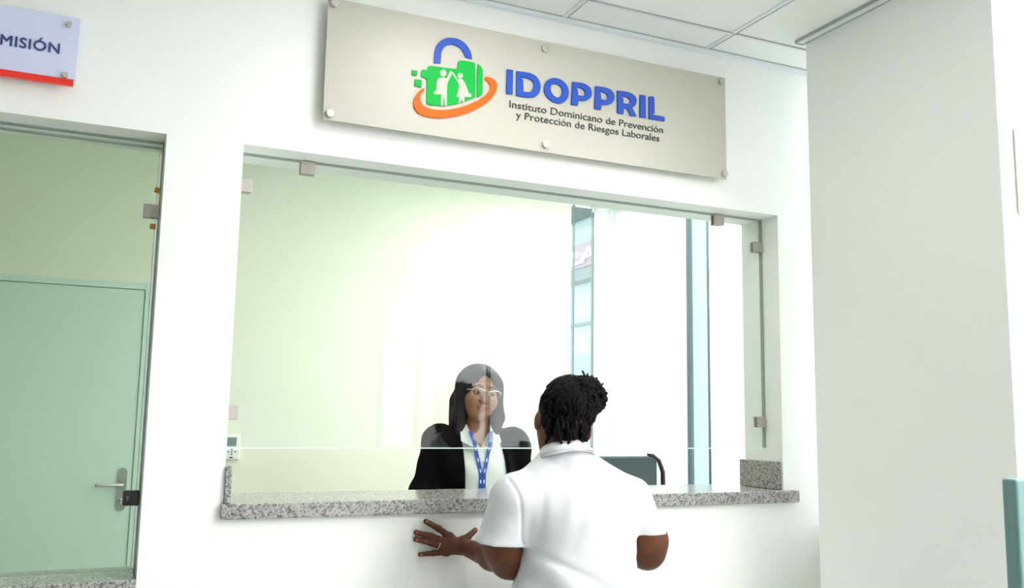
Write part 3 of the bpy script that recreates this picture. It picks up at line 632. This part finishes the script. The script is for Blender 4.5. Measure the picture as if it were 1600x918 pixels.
# torso side wall below the sleeves again
G_ = Field([(.97, 1.66, .0038)], [(-.56, -.18, .0038)], [(.86, 1.42, .0038)])
G_.ell((1.312, cy+.005, .92), (.192, .150, .22)); G_.ell((1.318, cy, 1.06), (.178, .130, .17), .06); G_.ell((1.306, cy-.003, 1.17), (.188, .128, .135), .05)
F.D = np.minimum(F.D, G_.D)
F.cone((1.079, -.323, 1.108), (1.074, -.315, 1.05), .058, .066, .004, 's'); F.cone((1.556, -.322, 1.122), (1.578, -.314, 1.06), .054, .060, .004, 's')
F.cone((1.268, cy, 1.30), (1.272, cy+.01, 1.45), .058, .058, .004, 's')
F.D = np.maximum(F.D, (Z-1.368).astype(np.float32)); F.D = np.maximum(F.D, (.885-Z).astype(np.float32))
wv = .0016*np.sin(38*X+22*Z+3*np.sin(14*Z+5*X))*np.exp(-((Z-1.0)/.12)**2)*2.2 + .0014*np.sin(70*(X-.4*Z)+2*np.sin(20*X))*np.exp(-((Z-1.2)/.10)**2)
wv = wv + .0030*np.exp(-((np.abs(X-1.312)-.150-.10*(1.20-Z))/.010)**2)*np.exp(-((Z-1.15)/.07)**2)*np.sign(-1.0)
dg_ = np.exp(-((Z-(1.02-.45*(X-1.25)))/.014)**2)*np.exp(-((X-1.22)/.07)**2)*(-.0045) + np.exp(-((Z-(1.00+.35*(X-1.36)))/.013)**2)*np.exp(-((X-1.42)/.07)**2)*(-.0045)
dg_ = dg_ + np.exp(-((Z-(.965+.25*(X-1.31)))/.012)**2)*np.exp(-((X-1.34)/.10)**2)*(-.004)
sl_ = np.interp(F.z, [1.09, 1.11, 1.167, 1.224, 1.267, 1.302], [1.120, 1.112, 1.104, 1.095, 1.079, 1.060])[None, None, :]; sr_ = np.interp(F.z, [1.09, 1.127, 1.186, 1.223, 1.261, 1.29], [1.450, 1.455, 1.467, 1.467, 1.456, 1.44])[None, None, :]
seam = -.0042*(np.exp(-((X-sl_)/.0045)**2)+np.exp(-((X-sr_)/.0045)**2))*(Y < -.37)*(Z > 1.09)
F.D = (F.D-(wv*1.2+dg_*1.3+seam)*np.ones_like(F.D)).astype(np.float32)
shirt = F.build('polo_shirt', M['shirt'], V, VB, 2)
# sleeve hems and collar
def ring_band(name, c, ax_u, ax_v, nrm, r0, r1, h, m, parent, n=48, a0=0, a1=2*math.pi, th=.0035, off=None, drop=None):
    bm = bmesh.new(); c = Vector(c); u, v, nn = Vector(ax_u).normalized(), Vector(ax_v).normalized(), Vector(nrm).normalized()
    full = abs(a1-a0-2*math.pi) < 1e-6; N_ = n if full else n+1; R = []
    for i in range(N_):
        a = a0+(a1-a0)*i/n; q = []
        for (rr, hh, o_) in ((r0, 0, 0), (r0, 0, th), (r1, h, th), (r1, h, 0)):
            e = drop(a) if (drop and hh == 0) else 0
            q.append(bm.verts.new(c+u*math.cos(a)*(rr[0]+o_)+v*math.sin(a)*(rr[1]+o_)+nn*(hh-e)))
        R.append(q)
    for i in range(N_ if full else N_-1):
        A, B = R[i], R[(i+1) % N_]
        for k in range(4): bm.faces.new((A[k], A[(k+1) % 4], B[(k+1) % 4], B[k]))
    if not full: bm.faces.new(R[0]); bm.faces.new(R[-1][::-1])
    return from_bm(name, bm, m, parent, True, off)
ring_band('collar', (1.2690, cy-.004, 1.326), (1, 0, 0), (0, 1, -.36), (.0, .22, 1), (.086, .082), (.066, .062), .036, M['shirt'], V, a0=math.radians(105), a1=math.radians(435), off=VB, drop=lambda a: .004*math.sin(2*a))
ring_band('collar_seam', (1.2690, cy-.004, 1.324), (1, 0, 0), (0, 1, -.36), (.0, .22, 1), (.0875, .0835), (.0865, .0825), .002, M['whitep'], V, a0=math.radians(115), a1=math.radians(425), off=VB, th=.002)
# trousers and shoes
F = Field([(1.08, 1.54, .009)], [(-.53, -.16, .009)], [(.07, .93, .009)])
F.ell((cx, cy+.005, .86), (.168, .118, .12))
for sx in (-1, 1): F.cone((cx+sx*.085, cy+.01, .86), (cx+sx*.095, cy+.02, .50), .096, .070, .02); F.cone((cx+sx*.095, cy+.02, .5), (cx+sx*.10, cy-.02, .10), .068, .055, .02)
F.build('trousers', M['trousers'], V, VB)
def shoes(par, VBo, cx_, cy_, sg, loc_off):
    for sx in (-1, 1):
        F = Field([(cx_+sx*.105-.08, cx_+sx*.105+.08, .006)], [(cy_-.22, cy_+.22, .006)], [(-.03, .14, .006)])
        F.cone((cx_+sx*.10, cy_-sg*.035, .045), (cx_+sx*.108, cy_+sg*.13, .028), .046, .038, .02); F.cone((cx_+sx*.10, cy_-sg*.035, .05), (cx_+sx*.10, cy_-sg*.03, .09), .045, .044, .02)
        Zz = F.grid(tuple(slice(None) for _ in range(3)))[2]; F.D = np.maximum(F.D, (.001-Zz).astype(np.float32))
        F.build('shoe', M['shoe'], par, loc_off)
shoes(V, VB, cx, cy, 1, VB)
# twisted hair: base cap, then a few hundred short twists, plus the gathered knot on top
F = Field([(1.14, 1.42, .0035)], [(-.50, -.22, .0035)], [(1.34, 1.60, .0035)])
F.ell((0, -.012, .014), (.080, .099, .085), T=HV)
F.ell((0, .13, -.05), (.075, .10, .10), .006, 's', T=HV)
Xh, Yh, Zh = F.grid(tuple(slice(None) for _ in range(3)))
F.cone((1.262, -.350, 1.415), (1.262, -.352, 1.385), .060, .058, .02); F.D = np.maximum(F.D, (1.380-Zh+(.55*(Yh+.40)).clip(0, 1)).astype(np.float32))
F.ell((1.312, -.375, 1.505), (.062, .060, .056), .03)
F.D = F.D+(.0022*np.sin(Xh*420+2*np.sin(Zh*160))*np.sin(Zh*380+2*np.sin(Yh*200))).astype(np.float32)
cap = F.build('hair', M['hairB'], V, VB, 0)
random.seed(11); bm = bmesh.new()
def twist(bm, pts, r):
    # smooth the path, then bead it so it reads as a rope twist
    P = [Vector(p) for p in pts]; n = 13; out = []; rr = []
    for i in range(n):
        t_ = i/(n-1)*(len(P)-1); a = min(int(t_), len(P)-2); f = t_-a; out.append(P[a].lerp(P[a+1], f))
    for _ in range(2): out = [out[0]]+[(out[i-1]+out[i]*2+out[i+1])/4 for i in range(1, n-1)]+[out[-1]]
    for i in range(n): rr.append(r*(1-.35*(i/(n-1))**3)*(1.0+.22*(1 if i % 2 else -1)))
    b_tube(bm, out, rr, 7)
knot = Vector((1.312, -.378, 1.504))
kr = Vector((.063, .062, .058))
for i in range(170):      # scalp twists sweeping up to the knot
    th = random.uniform(-math.pi*1.02, .02); el = random.uniform(-.62, .9)
    d = np.array((math.cos(th)*math.cos(el), math.sin(th)*math.cos(el)*.98, math.sin(el)))
    def onh(v, s=1.0):
        v = v/np.linalg.norm(v); return Vector(HV.fwd(np.array((v[0]*.081*s, -.012+v[1]*.100*s, .014+v[2]*.087*s))))
    p0 = onh(d, .985)
    if p0.z < 1.395: continue
    up_ = np.array((.35, -.25, .95)); seg = []
    for k in range(5):
        q = d*(1-.17*k)+up_*(.17*k); seg.append(onh(q+np.random.normal(0, .09, 3), 1.005+.014*k+random.uniform(-.01, .03)))
    twist(bm, seg, random.uniform(.0042, .0060))
for i in range(340):      # knot
    v = Vector(np.random.normal(0, 1, 3)).normalized()
    if v.z < -.55: v.z *= -1
    t1 = v.cross(Vector(np.random.normal(0, 1, 3))).normalized(); seg = []
    for k in range(5):
        a = (k-2)*.20; q = (v*math.cos(a)+t1*math.sin(a))+Vector(np.random.normal(0, .06, 3)); s_ = .99+.10*random.random()-.02*abs(k-2)
        seg.append(knot+Vector((q.x*kr.x, q.y*kr.y, q.z*kr.z))*s_)
    twist(bm, seg, random.uniform(.0042, .0062))
for i in range(0):       # side front roots: lumps on the left outline
    a = random.uniform(.2, 1.3); v = np.array((-math.cos(a), random.uniform(-.4, .6), math.sin(a)))
    p = Vector(HV.fwd(np.array((v[0]*.084, -.012+v[1]*.10, .018+v[2]*.09))))
    twist(bm, [p, p+Vector((-.010, random.uniform(-.02, .02), .006)), p+Vector((-.002, -.006, .022)), p+Vector((.018, -.01, .030))], .0065)
for (x, z, dx, dz) in ((1.316, 1.562, -.006, .022), (1.320, 1.560, .004, .016), (1.352, 1.548, .004, .018), (1.362, 1.536, .012, .012), (1.328, 1.562, .010, .008)):
    twist(bm, [(x, -.385, z-.012), (x+dx*.5, -.388, z+dz*.3), (x+dx, -.385, z+dz*.8), (x+dx*1.6, -.383, z+dz)], .0034)
from_bm('hair_twists', bm, M['hairB'], cap, True, off=VB)
bm = bmesh.new()
for i in range(34):       # short twists down the nape
    a = math.radians(random.uniform(195, 345)); z = random.uniform(1.385, 1.44); r_ = .066+.010*(z-1.385)/.055
    p = Vector((1.264+math.cos(a)*r_, -.350+math.sin(a)*r_*.98, z)); seg = [p+Vector((random.uniform(-.006, .006), 0, -.012*k+.018)) for k in range(4)]
    twist(bm, seg, random.uniform(.0045, .0065))
from_bm('nape_twists', bm, M['hairB'], cap, True, off=VB)
# ---------------------------------------------------------------- receptionist (built facing -y about her own feet, then turned)
W = empty('person', (1.447, .76, 0), math.radians(-13)); tag(W, 'person with glasses, long dark hair, black jacket and blue lanyard, smiling behind the glass', 'person')
HW = Frame((.000, -.028, 1.540), math.radians(8), math.radians(7), math.radians(2))
F = Field([(-.36, -.085, .006), (-.085, .085, .0017), (.085, .36, .006)], [(-.36, -.15, .007), (-.15, -.06, .0017), (-.06, .16, .006)], [(-.02, 1.41, .011), (1.41, 1.61, .0018), (1.61, 1.68, .006)])
F.cone((0, 0, .95), (0, .01, 1.22), .115, .12); F.ell((0, .01, .92), (.155, .105, .12), .05); F.cone((-.145, .01, 1.335), (.145, .01, 1.335), .045, .045, .06)
F.ell((0, -.02, 1.22), (.13, .105, .13), .05)
F.cone((0, .015, 1.33), (0, .0, 1.47), .054, .048, .04)
F.ell((0, .02, .025), (.073, .092, .085), .02, T=HW)
F.ell((0, -.030, -.022), (.064, .058, .080), .03, T=HW)
F.ell((0, -.040, -.078), (.040, .038, .030), .03, T=HW)
for sx in (-1, 1):
    F.ell((sx*.037, -.058, -.040), (.023, .022, .024), .022, T=HW)
    F.cone(HW.fwd((sx*.012, -.079, .026)), HW.fwd((sx*.046, -.066, .022)), .008, .007, .014)
F.ell((-.031, -.100, .002), (.016, .015, .010), .012, 's', T=HW); F.ell((.031, -.100, .002), (.016, .015, .010), .012, 's', T=HW)
F.cone(HW.fwd((0, -.084, .006)), HW.fwd((0, -.102, -.030)), .0065, .010, .010)
for sx in (-1, 1): F.cone(HW.fwd((sx*.012, -.092, -.034)), HW.fwd((sx*.013, -.086, -.034)), .0075, .0075, .006)
for sx in (-1, 1):
    F.cone(HW.fwd((0, -.0925, -.0590)), HW.fwd((sx*.028, -.0785, -.0520)), .0042, .0026, .003); F.cone(HW.fwd((0, -.0910, -.0600)), HW.fwd((sx*.016, -.0870, -.0572)), .0044, .0036, .003)
    F.cone(HW.fwd((0, -.0905, -.0685)), HW.fwd((sx*.015, -.0870, -.0655)), .0042, .0038, .003); F.cone(HW.fwd((sx*.015, -.0870, -.0655)), HW.fwd((sx*.026, -.0790, -.0560)), .0042, .0026, .003)
    F.ell((sx*.033, -.078, -.050), (.003, .004, .005), .004, 's', T=HW)
    F.ell((sx*.040, -.064, -.030), (.020, .018, .020), .016, T=HW)
    F.cone(HW.fwd((sx*.028, -.0755, -.002)), HW.fwd((sx*.033, -.0755, -.002)), .0125, .0125, .003)
    F.ell((sx*.031, -.092, -.0020), (.0125, .010, .0028), .002, 's', T=HW)
# arms: elbows out, forearms to the desk behind the counter
for sx in (-1, 1):
    ex = -.212 if sx < 0 else .212
    F.cone((sx*.165, .01, 1.325), (ex, .03, 1.08), .044, .038, .03); F.cone((ex, .03, 1.08), (sx*.13, -.17, 1.03), .037, .024, .02)
    bs = [(sx*.10+sx*j*.012-.0, -.245, 1.010) for j in (-1.5, -.5, .5, 1.5)]; tp = [(sx*.085+sx*j*.014, -.31+.006*abs(j), .992) for j in (-1.5, -.5, .5, 1.5)]
    hand(F, (sx*.122, -.188, 1.025), bs, [tuple((np.array(a)+np.array(b))/2+np.array((0, 0, .010))) for a, b in zip(bs, tp)], tp, [.0088, .009, .0086, .0076], [(sx*.095, -.205, 1.012), (sx*.072, -.235, 1.003), (sx*.060, -.26, .995)])
    F.cone((sx*.08, .01, .90), (sx*.09, 0, .5), .082, .055, .03); F.cone((sx*.09, 0, .5), (sx*.095, .02, .09), .052, .034, .03); F.cone((sx*.095, .03, .05), (sx*.105, -.11, .035), .034, .026, .02)
wb = F.build('body', M['skinA'], W, (0, 0, 0), 1)
# lips get their own colour on the same skin
wb.data.materials.append(M['lips'])
P_ = np.empty(len(wb.data.polygons)*3); wb.data.polygons.foreach_get('center', P_); P_ = P_.reshape(-1, 3)
hx, hy, hz = HW.inv(P_[:, 0], P_[:, 1], P_[:, 2])
sm = .16*np.abs(hx)**1.0*np.abs(hx)*8
zc = -.0643+15.0*hx**2*1.0
wb.data.polygons.foreach_set('material_index', ((np.abs(hx) < .029) & (hy < -.074) & (np.abs(hz-zc) < .0088*(1-(hx/.030)**2)+.0006)).astype(np.int32))
for sx in (-1, 1):
    c = HW.fwd((sx*.031, -.0765, -.0025)); bm = bmesh.new(); bmesh.ops.create_uvsphere(bm, u_segments=20, v_segments=14, radius=.0112); bmesh.ops.translate(bm, vec=c, verts=bm.verts)
    e_ = from_bm('eye', bm, M['eye'], W, True)
    c2 = HW.fwd((sx*.031+.0008, -.0835, -.0022)); bm = bmesh.new(); bmesh.ops.create_uvsphere(bm, u_segments=16, v_segments=10, radius=.0066); bmesh.ops.scale(bm, vec=(1, .80, 1), verts=bm.verts); bmesh.ops.translate(bm, vec=c2, verts=bm.verts)
    from_bm('iris', bm, M['iris'], e_, True)
    tube('eyebrow', [HW.fwd(p) for p in ((sx*.014, -.0905, .022), (sx*.026, -.0900, .028), (sx*.040, -.0800, .027), (sx*.050, -.068, .020))], [.0022, .0032, .0028, .0012], M['hairA'], W, 8, flat=.6)
# glasses
g = tube('glasses', [HW.fwd(p) for p in ((-.008, -.108, .004), (-.004, -.110, .006), (.004, -.110, .006), (.008, -.108, .004))], .0016, M['silver'], W, 8)
for sx in (-1, 1):
    lp = []; rr = []
    for a in np.linspace(0, 2*math.pi, 40, endpoint=False):
        ca, sa = math.cos(a), math.sin(a); sq = lambda v, e: math.copysign(abs(v)**e, v)
        x = sx*.0335+.0265*sq(ca, .75); z = -.004+.0165*sq(sa, .75)+(.003*ca*sx if sa > 0 else 0)
        lp.append(HW.fwd((x, -.107+.22*abs(x)**1.0*abs(x)*12*.5, z))); rr.append(.0024 if sa > .05 else .0007)
    tube('lens_rim', lp, rr, M['silver'], g, 8, True)
    ctr = np.mean(np.array(lp), 0); bm = bmesh.new(); vs = [bm.verts.new(p) for p in lp]; cv = bm.verts.new(ctr)
    for i in range(len(vs)): bm.faces.new((vs[i], vs[(i+1) % len(vs)], cv))
    from_bm('lens', bm, M['lens'], g, True)
    tube('temple', [HW.fwd(p) for p in ((sx*.059, -.097, .005), (sx*.065, -.080, .005), (sx*.070, -.02, .004), (sx*.072, .03, -.006))], .0018, M['silver'], g, 8)
    bm = bmesh.new(); bmesh.ops.create_uvsphere(bm, u_segments=10, v_segments=8, radius=.0032); bmesh.ops.translate(bm, vec=HW.fwd((sx*.062, -.098, .005)), verts=bm.verts); from_bm('hinge', bm, M['silver'], g, True)
# long hair, parted in the middle
F = Field([(-.16, .16, .003)], [(-.15, .17, .003)], [(1.36, 1.69, .003)])
F.ell((0, .022, .026), (.094, .108, .094), T=HW)
F.cone(HW.fwd((-.056, .0, .035)), (-.074, -.010, 1.44), .036, .030, .03); F.cone((-.074, -.01, 1.44), (-.078, -.045, 1.375), .030, .016, .02)
F.cone(HW.fwd((.064, .0, .035)), (.080, -.018, 1.44), .031, .028, .03); F.cone((.080, -.018, 1.44), (.070, -.060, 1.370), .028, .016, .02)
F.cone((-.06, .06, 1.50), (-.07, .06, 1.40), .05, .04, .04); F.cone((.06, .06, 1.50), (.06, .06, 1.40), .05, .04, .04)
F.ell((.004, -.105, -.030), (.0605, .110, .078), .012, 's', T=HW)
F.ell((.0, -.11, .030), (.034, .08, .048), .02, 's', T=HW)
F.cone((0, -.05, 1.46), (0, -.06, 1.33), .048, .052, .01, 's')
Xh, Yh, Zh = F.grid(tuple(slice(None) for _ in range(3)))
aa, bb, c3 = HW.inv(Xh, Yh, Zh)
F.D = (F.D+.0016*np.sin(np.arctan2(aa, bb+.002)*46+4*np.sin(c3*22))+.0030*np.exp(-(aa/.003)**2)*(c3 > .04)).astype(np.float32)
F.build('hair', M['hairA'], W, (0, 0, 0), 1)
# blouse
def torso(F, e):
    F.ell((0, .01, .93), (.150+e, .112+e, .20)); F.cone((0, 0, .95), (0, .0, 1.22), .118+e, .124+e, .03); F.ell((0, -.022, 1.22), (.135+e, .110+e, .125), .04)
    F.cone((-.135, .012, 1.328), (.135, .012, 1.328), .050+e, .050+e, .06); F.cone((0, .015, 1.33), (0, .01, 1.372), .060+e*.4, .056+e*.4, .05)
F = Field([(-.21, .21, .004)], [(-.17, .17, .004)], [(.86, 1.43, .004)])
torso(F, .006)
X, Y, Z = F.grid(tuple(slice(None) for _ in range(3)))
F.cone((0, .0, 1.34), (0, -.01, 1.47), .056, .060, .004, 's')
vn = np.maximum(np.abs(X)-(Z-1.318)*.62, np.maximum(Y+.045, 1.318-Z)).astype(np.float32)      # open V at the neck
F.D = np.maximum(F.D, -vn)
F.D = (F.D-(.0016*np.sin(60*X+30*Z+2*np.sin(25*Z))+.0022*np.exp(-((X-.004)/.003)**2)*(Y < 0)+.0016*np.exp(-((np.abs(X-.004)-.016)/.0025)**2)*(Y < 0)*-1)*np.ones_like(F.D)).astype(np.float32)
F.build('blouse', M['shirtw'], W, (0, 0, 0), 1)
FS = F
def front_y(F, x, z):
    i = int(np.clip(np.searchsorted(F.x, x), 0, len(F.x)-1)); k = int(np.clip(np.searchsorted(F.z, z), 0, len(F.z)-1)); col = F.D[i, :, k]
    n = np.nonzero(col < 0)[0]; return float(F.y[n[0]]) if len(n) else -.06
def plate(name, outline, m, parent, lift, th=.004, sub_=1):
    """a small cloth piece that lies on the chest: outline in x,z, depth taken from the chest"""
    bm = bmesh.new(); f = [bm.verts.new((x, dy, z)) for x, z, dy in outline]; b = [bm.verts.new((x, dy+th, z)) for x, z, dy in outline]
    bm.faces.new(f); bm.faces.new(b[::-1]); n = len(f)
    for i in range(n): bm.faces.new((f[i], b[i], b[(i+1) % n], f[(i+1) % n]))
    return from_bm(name, bm, m, parent)
for sx in (-1, 1):
    plate('collar_wing', [(sx*.050, 1.412, -.030), (sx*.076, 1.395, -.040), (sx*.082, 1.345, -.112), (sx*.052, 1.330, -.135), (sx*.018, 1.322, -.138), (sx*.036, 1.362, -.100)], M['shirtw'], W, 0, .005)
for z in (1.262, 1.195, 1.13):
    bm = bmesh.new(); b_cyl(bm, (.004, front_y(FS, .004, z)-.002, z), .0055, .003); from_bm('button', bm, M['metalb'], W)
# lanyard
def ribbon(name, pts, wd, m, parent, th=.0018):
    bm = bmesh.new(); R = []
    for i, (x, z, yy) in enumerate(pts):
        a = Vector((pts[max(i-1, 0)][0], 0, pts[max(i-1, 0)][1])); b = Vector((pts[min(i+1, len(pts)-1)][0], 0, pts[min(i+1, len(pts)-1)][1])); d = (b-a).normalized(); s_ = Vector((-d.z, 0, d.x))*wd/2
        c = Vector((x, yy, z)); R.append([bm.verts.new(c+s_), bm.verts.new(c-s_), bm.verts.new(c-s_+Vector((0, th, 0))), bm.verts.new(c+s_+Vector((0, th, 0)))])
    for A, B in zip(R, R[1:]):
        for k in range(4): bm.faces.new((A[k], A[(k+1) % 4], B[(k+1) % 4], B[k]))
    bm.faces.new(R[0]); bm.faces.new(R[-1][::-1]); return from_bm(name, bm, m, parent)
lan = None
for sx in (-1, 1):
    pts = []
    for t_ in np.linspace(0, 1, 14):
        z = 1.385-.27*t_; x = sx*(.036*max(0, 1-t_/.60)+.0065)+.001; fy = min(front_y(FS, x, z), front_y(FS, x+.006, z), front_y(FS, x-.006, z)) if z < 1.34 else (-.138+(z-1.34)*1.3)
        pts.append((x, z, fy-.006-.001*sx))
    for _ in range(3): pts = [pts[0]]+[(pts[i][0], pts[i][1], min(pts[i][2], (pts[i-1][2]+pts[i+1][2])/2)) for i in range(1, len(pts)-1)]+[pts[-1]]
    r_ = ribbon('lanyard', pts, .0145, M['lany'], W if lan is None else lan); lan = lan or r_
    for i in (3, 5, 7, 9, 11):
        a, b = pts[i], pts[i+1]
        mid = [(a[0]*(1-f)+b[0]*f, a[1]*(1-f)+b[1]*f, a[2]*(1-f)+b[2]*f-.0012) for f in (.1, .75)]
        ribbon('printed_mark', mid, .005, M['paper'], lan, .001)
bm = bmesh.new(); b_box(bm, -.006, .010, -.152, -.146, 1.098, 1.118, bev=.001); from_bm('lanyard_clip', bm, M['steel'], lan)
bm = bmesh.new(); b_box(bm, -.029, .033, -.154, -.151, .995, 1.095, bev=.001); from_bm('badge_card', bm, M['whitep'], lan)
# jacket
F = Field([(-.34, .34, .0042)], [(-.20, .20, .0042)], [(.80, 1.44, .0042)])
torso(F, .016)
F.cone((-.150, .012, 1.356), (-.165, .012, 1.335), .054, .055, .03); F.cone((.160, .012, 1.345), (.17, .012, 1.32), .052, .056, .03)
F.ell((-.11, .01, 1.03), (.12, .10, .20), .03); F.cone((-.168, .012, 1.350), (-.208, .03, 1.13), .050, .056, .03); F.cone((.166, .012, 1.335), (.212, .03, 1.10), .052, .056, .03)
F.cone((-.212, .03, 1.13), (-.16, -.12, 1.045), .056, .040, .03); F.cone((.215, .03, 1.09), (.16, -.12, 1.045), .052, .040, .03)
X, Y, Z = F.grid(tuple(slice(None) for _ in range(3)))
xl = -.074+(1.38-Z)*.05; xr = .086+(1.36-Z)*.16
lap = np.exp(-((X-(xl-.018))/.014)**2)+np.exp(-((X-(xr+.018))/.014)**2)
F.D = (F.D-.0045*lap*(Y < 0)*(Z > 1.12)-.0015*np.sin(55*Z+20*X)*(np.abs(X) > .17)).astype(np.float32)
op_ = np.maximum(np.maximum(xl-X, X-xr), np.maximum(Y+.03, .9-Z)).astype(np.float32)
F.D = np.maximum(F.D, -op_)
nk = (np.sqrt((X/1.05)**2+(Y-.0)**2)-.070+np.abs(Z-1.36)*0).astype(np.float32)
F.D = np.maximum(F.D, -np.maximum(nk, 1.352-Z))
F.D = np.maximum(F.D, (Z-1.412).astype(np.float32))
inner = Field([(-.34, .34, .0042)], [(-.20, .20, .0042)], [(.80, 1.44, .0042)]); torso(inner, .003)
F.D = np.maximum(F.D, -inner.D)
F.build('jacket', M['jacket'], W, (0, 0, 0), 1)
F = Field([(-.19, .19, .009)], [(-.16, .16, .009)], [(.07, .93, .009)])
F.ell((0, .01, .87), (.160, .115, .11))
for sx in (-1, 1): F.cone((sx*.08, .01, .86), (sx*.09, 0, .50), .094, .068, .02); F.cone((sx*.09, 0, .5), (sx*.095, .02, .10), .066, .055, .02)
F.build('trousers', M['trousers'], W, (0, 0, 0))
shoes(W, None, 0, 0, -1, (0, 0, 0))
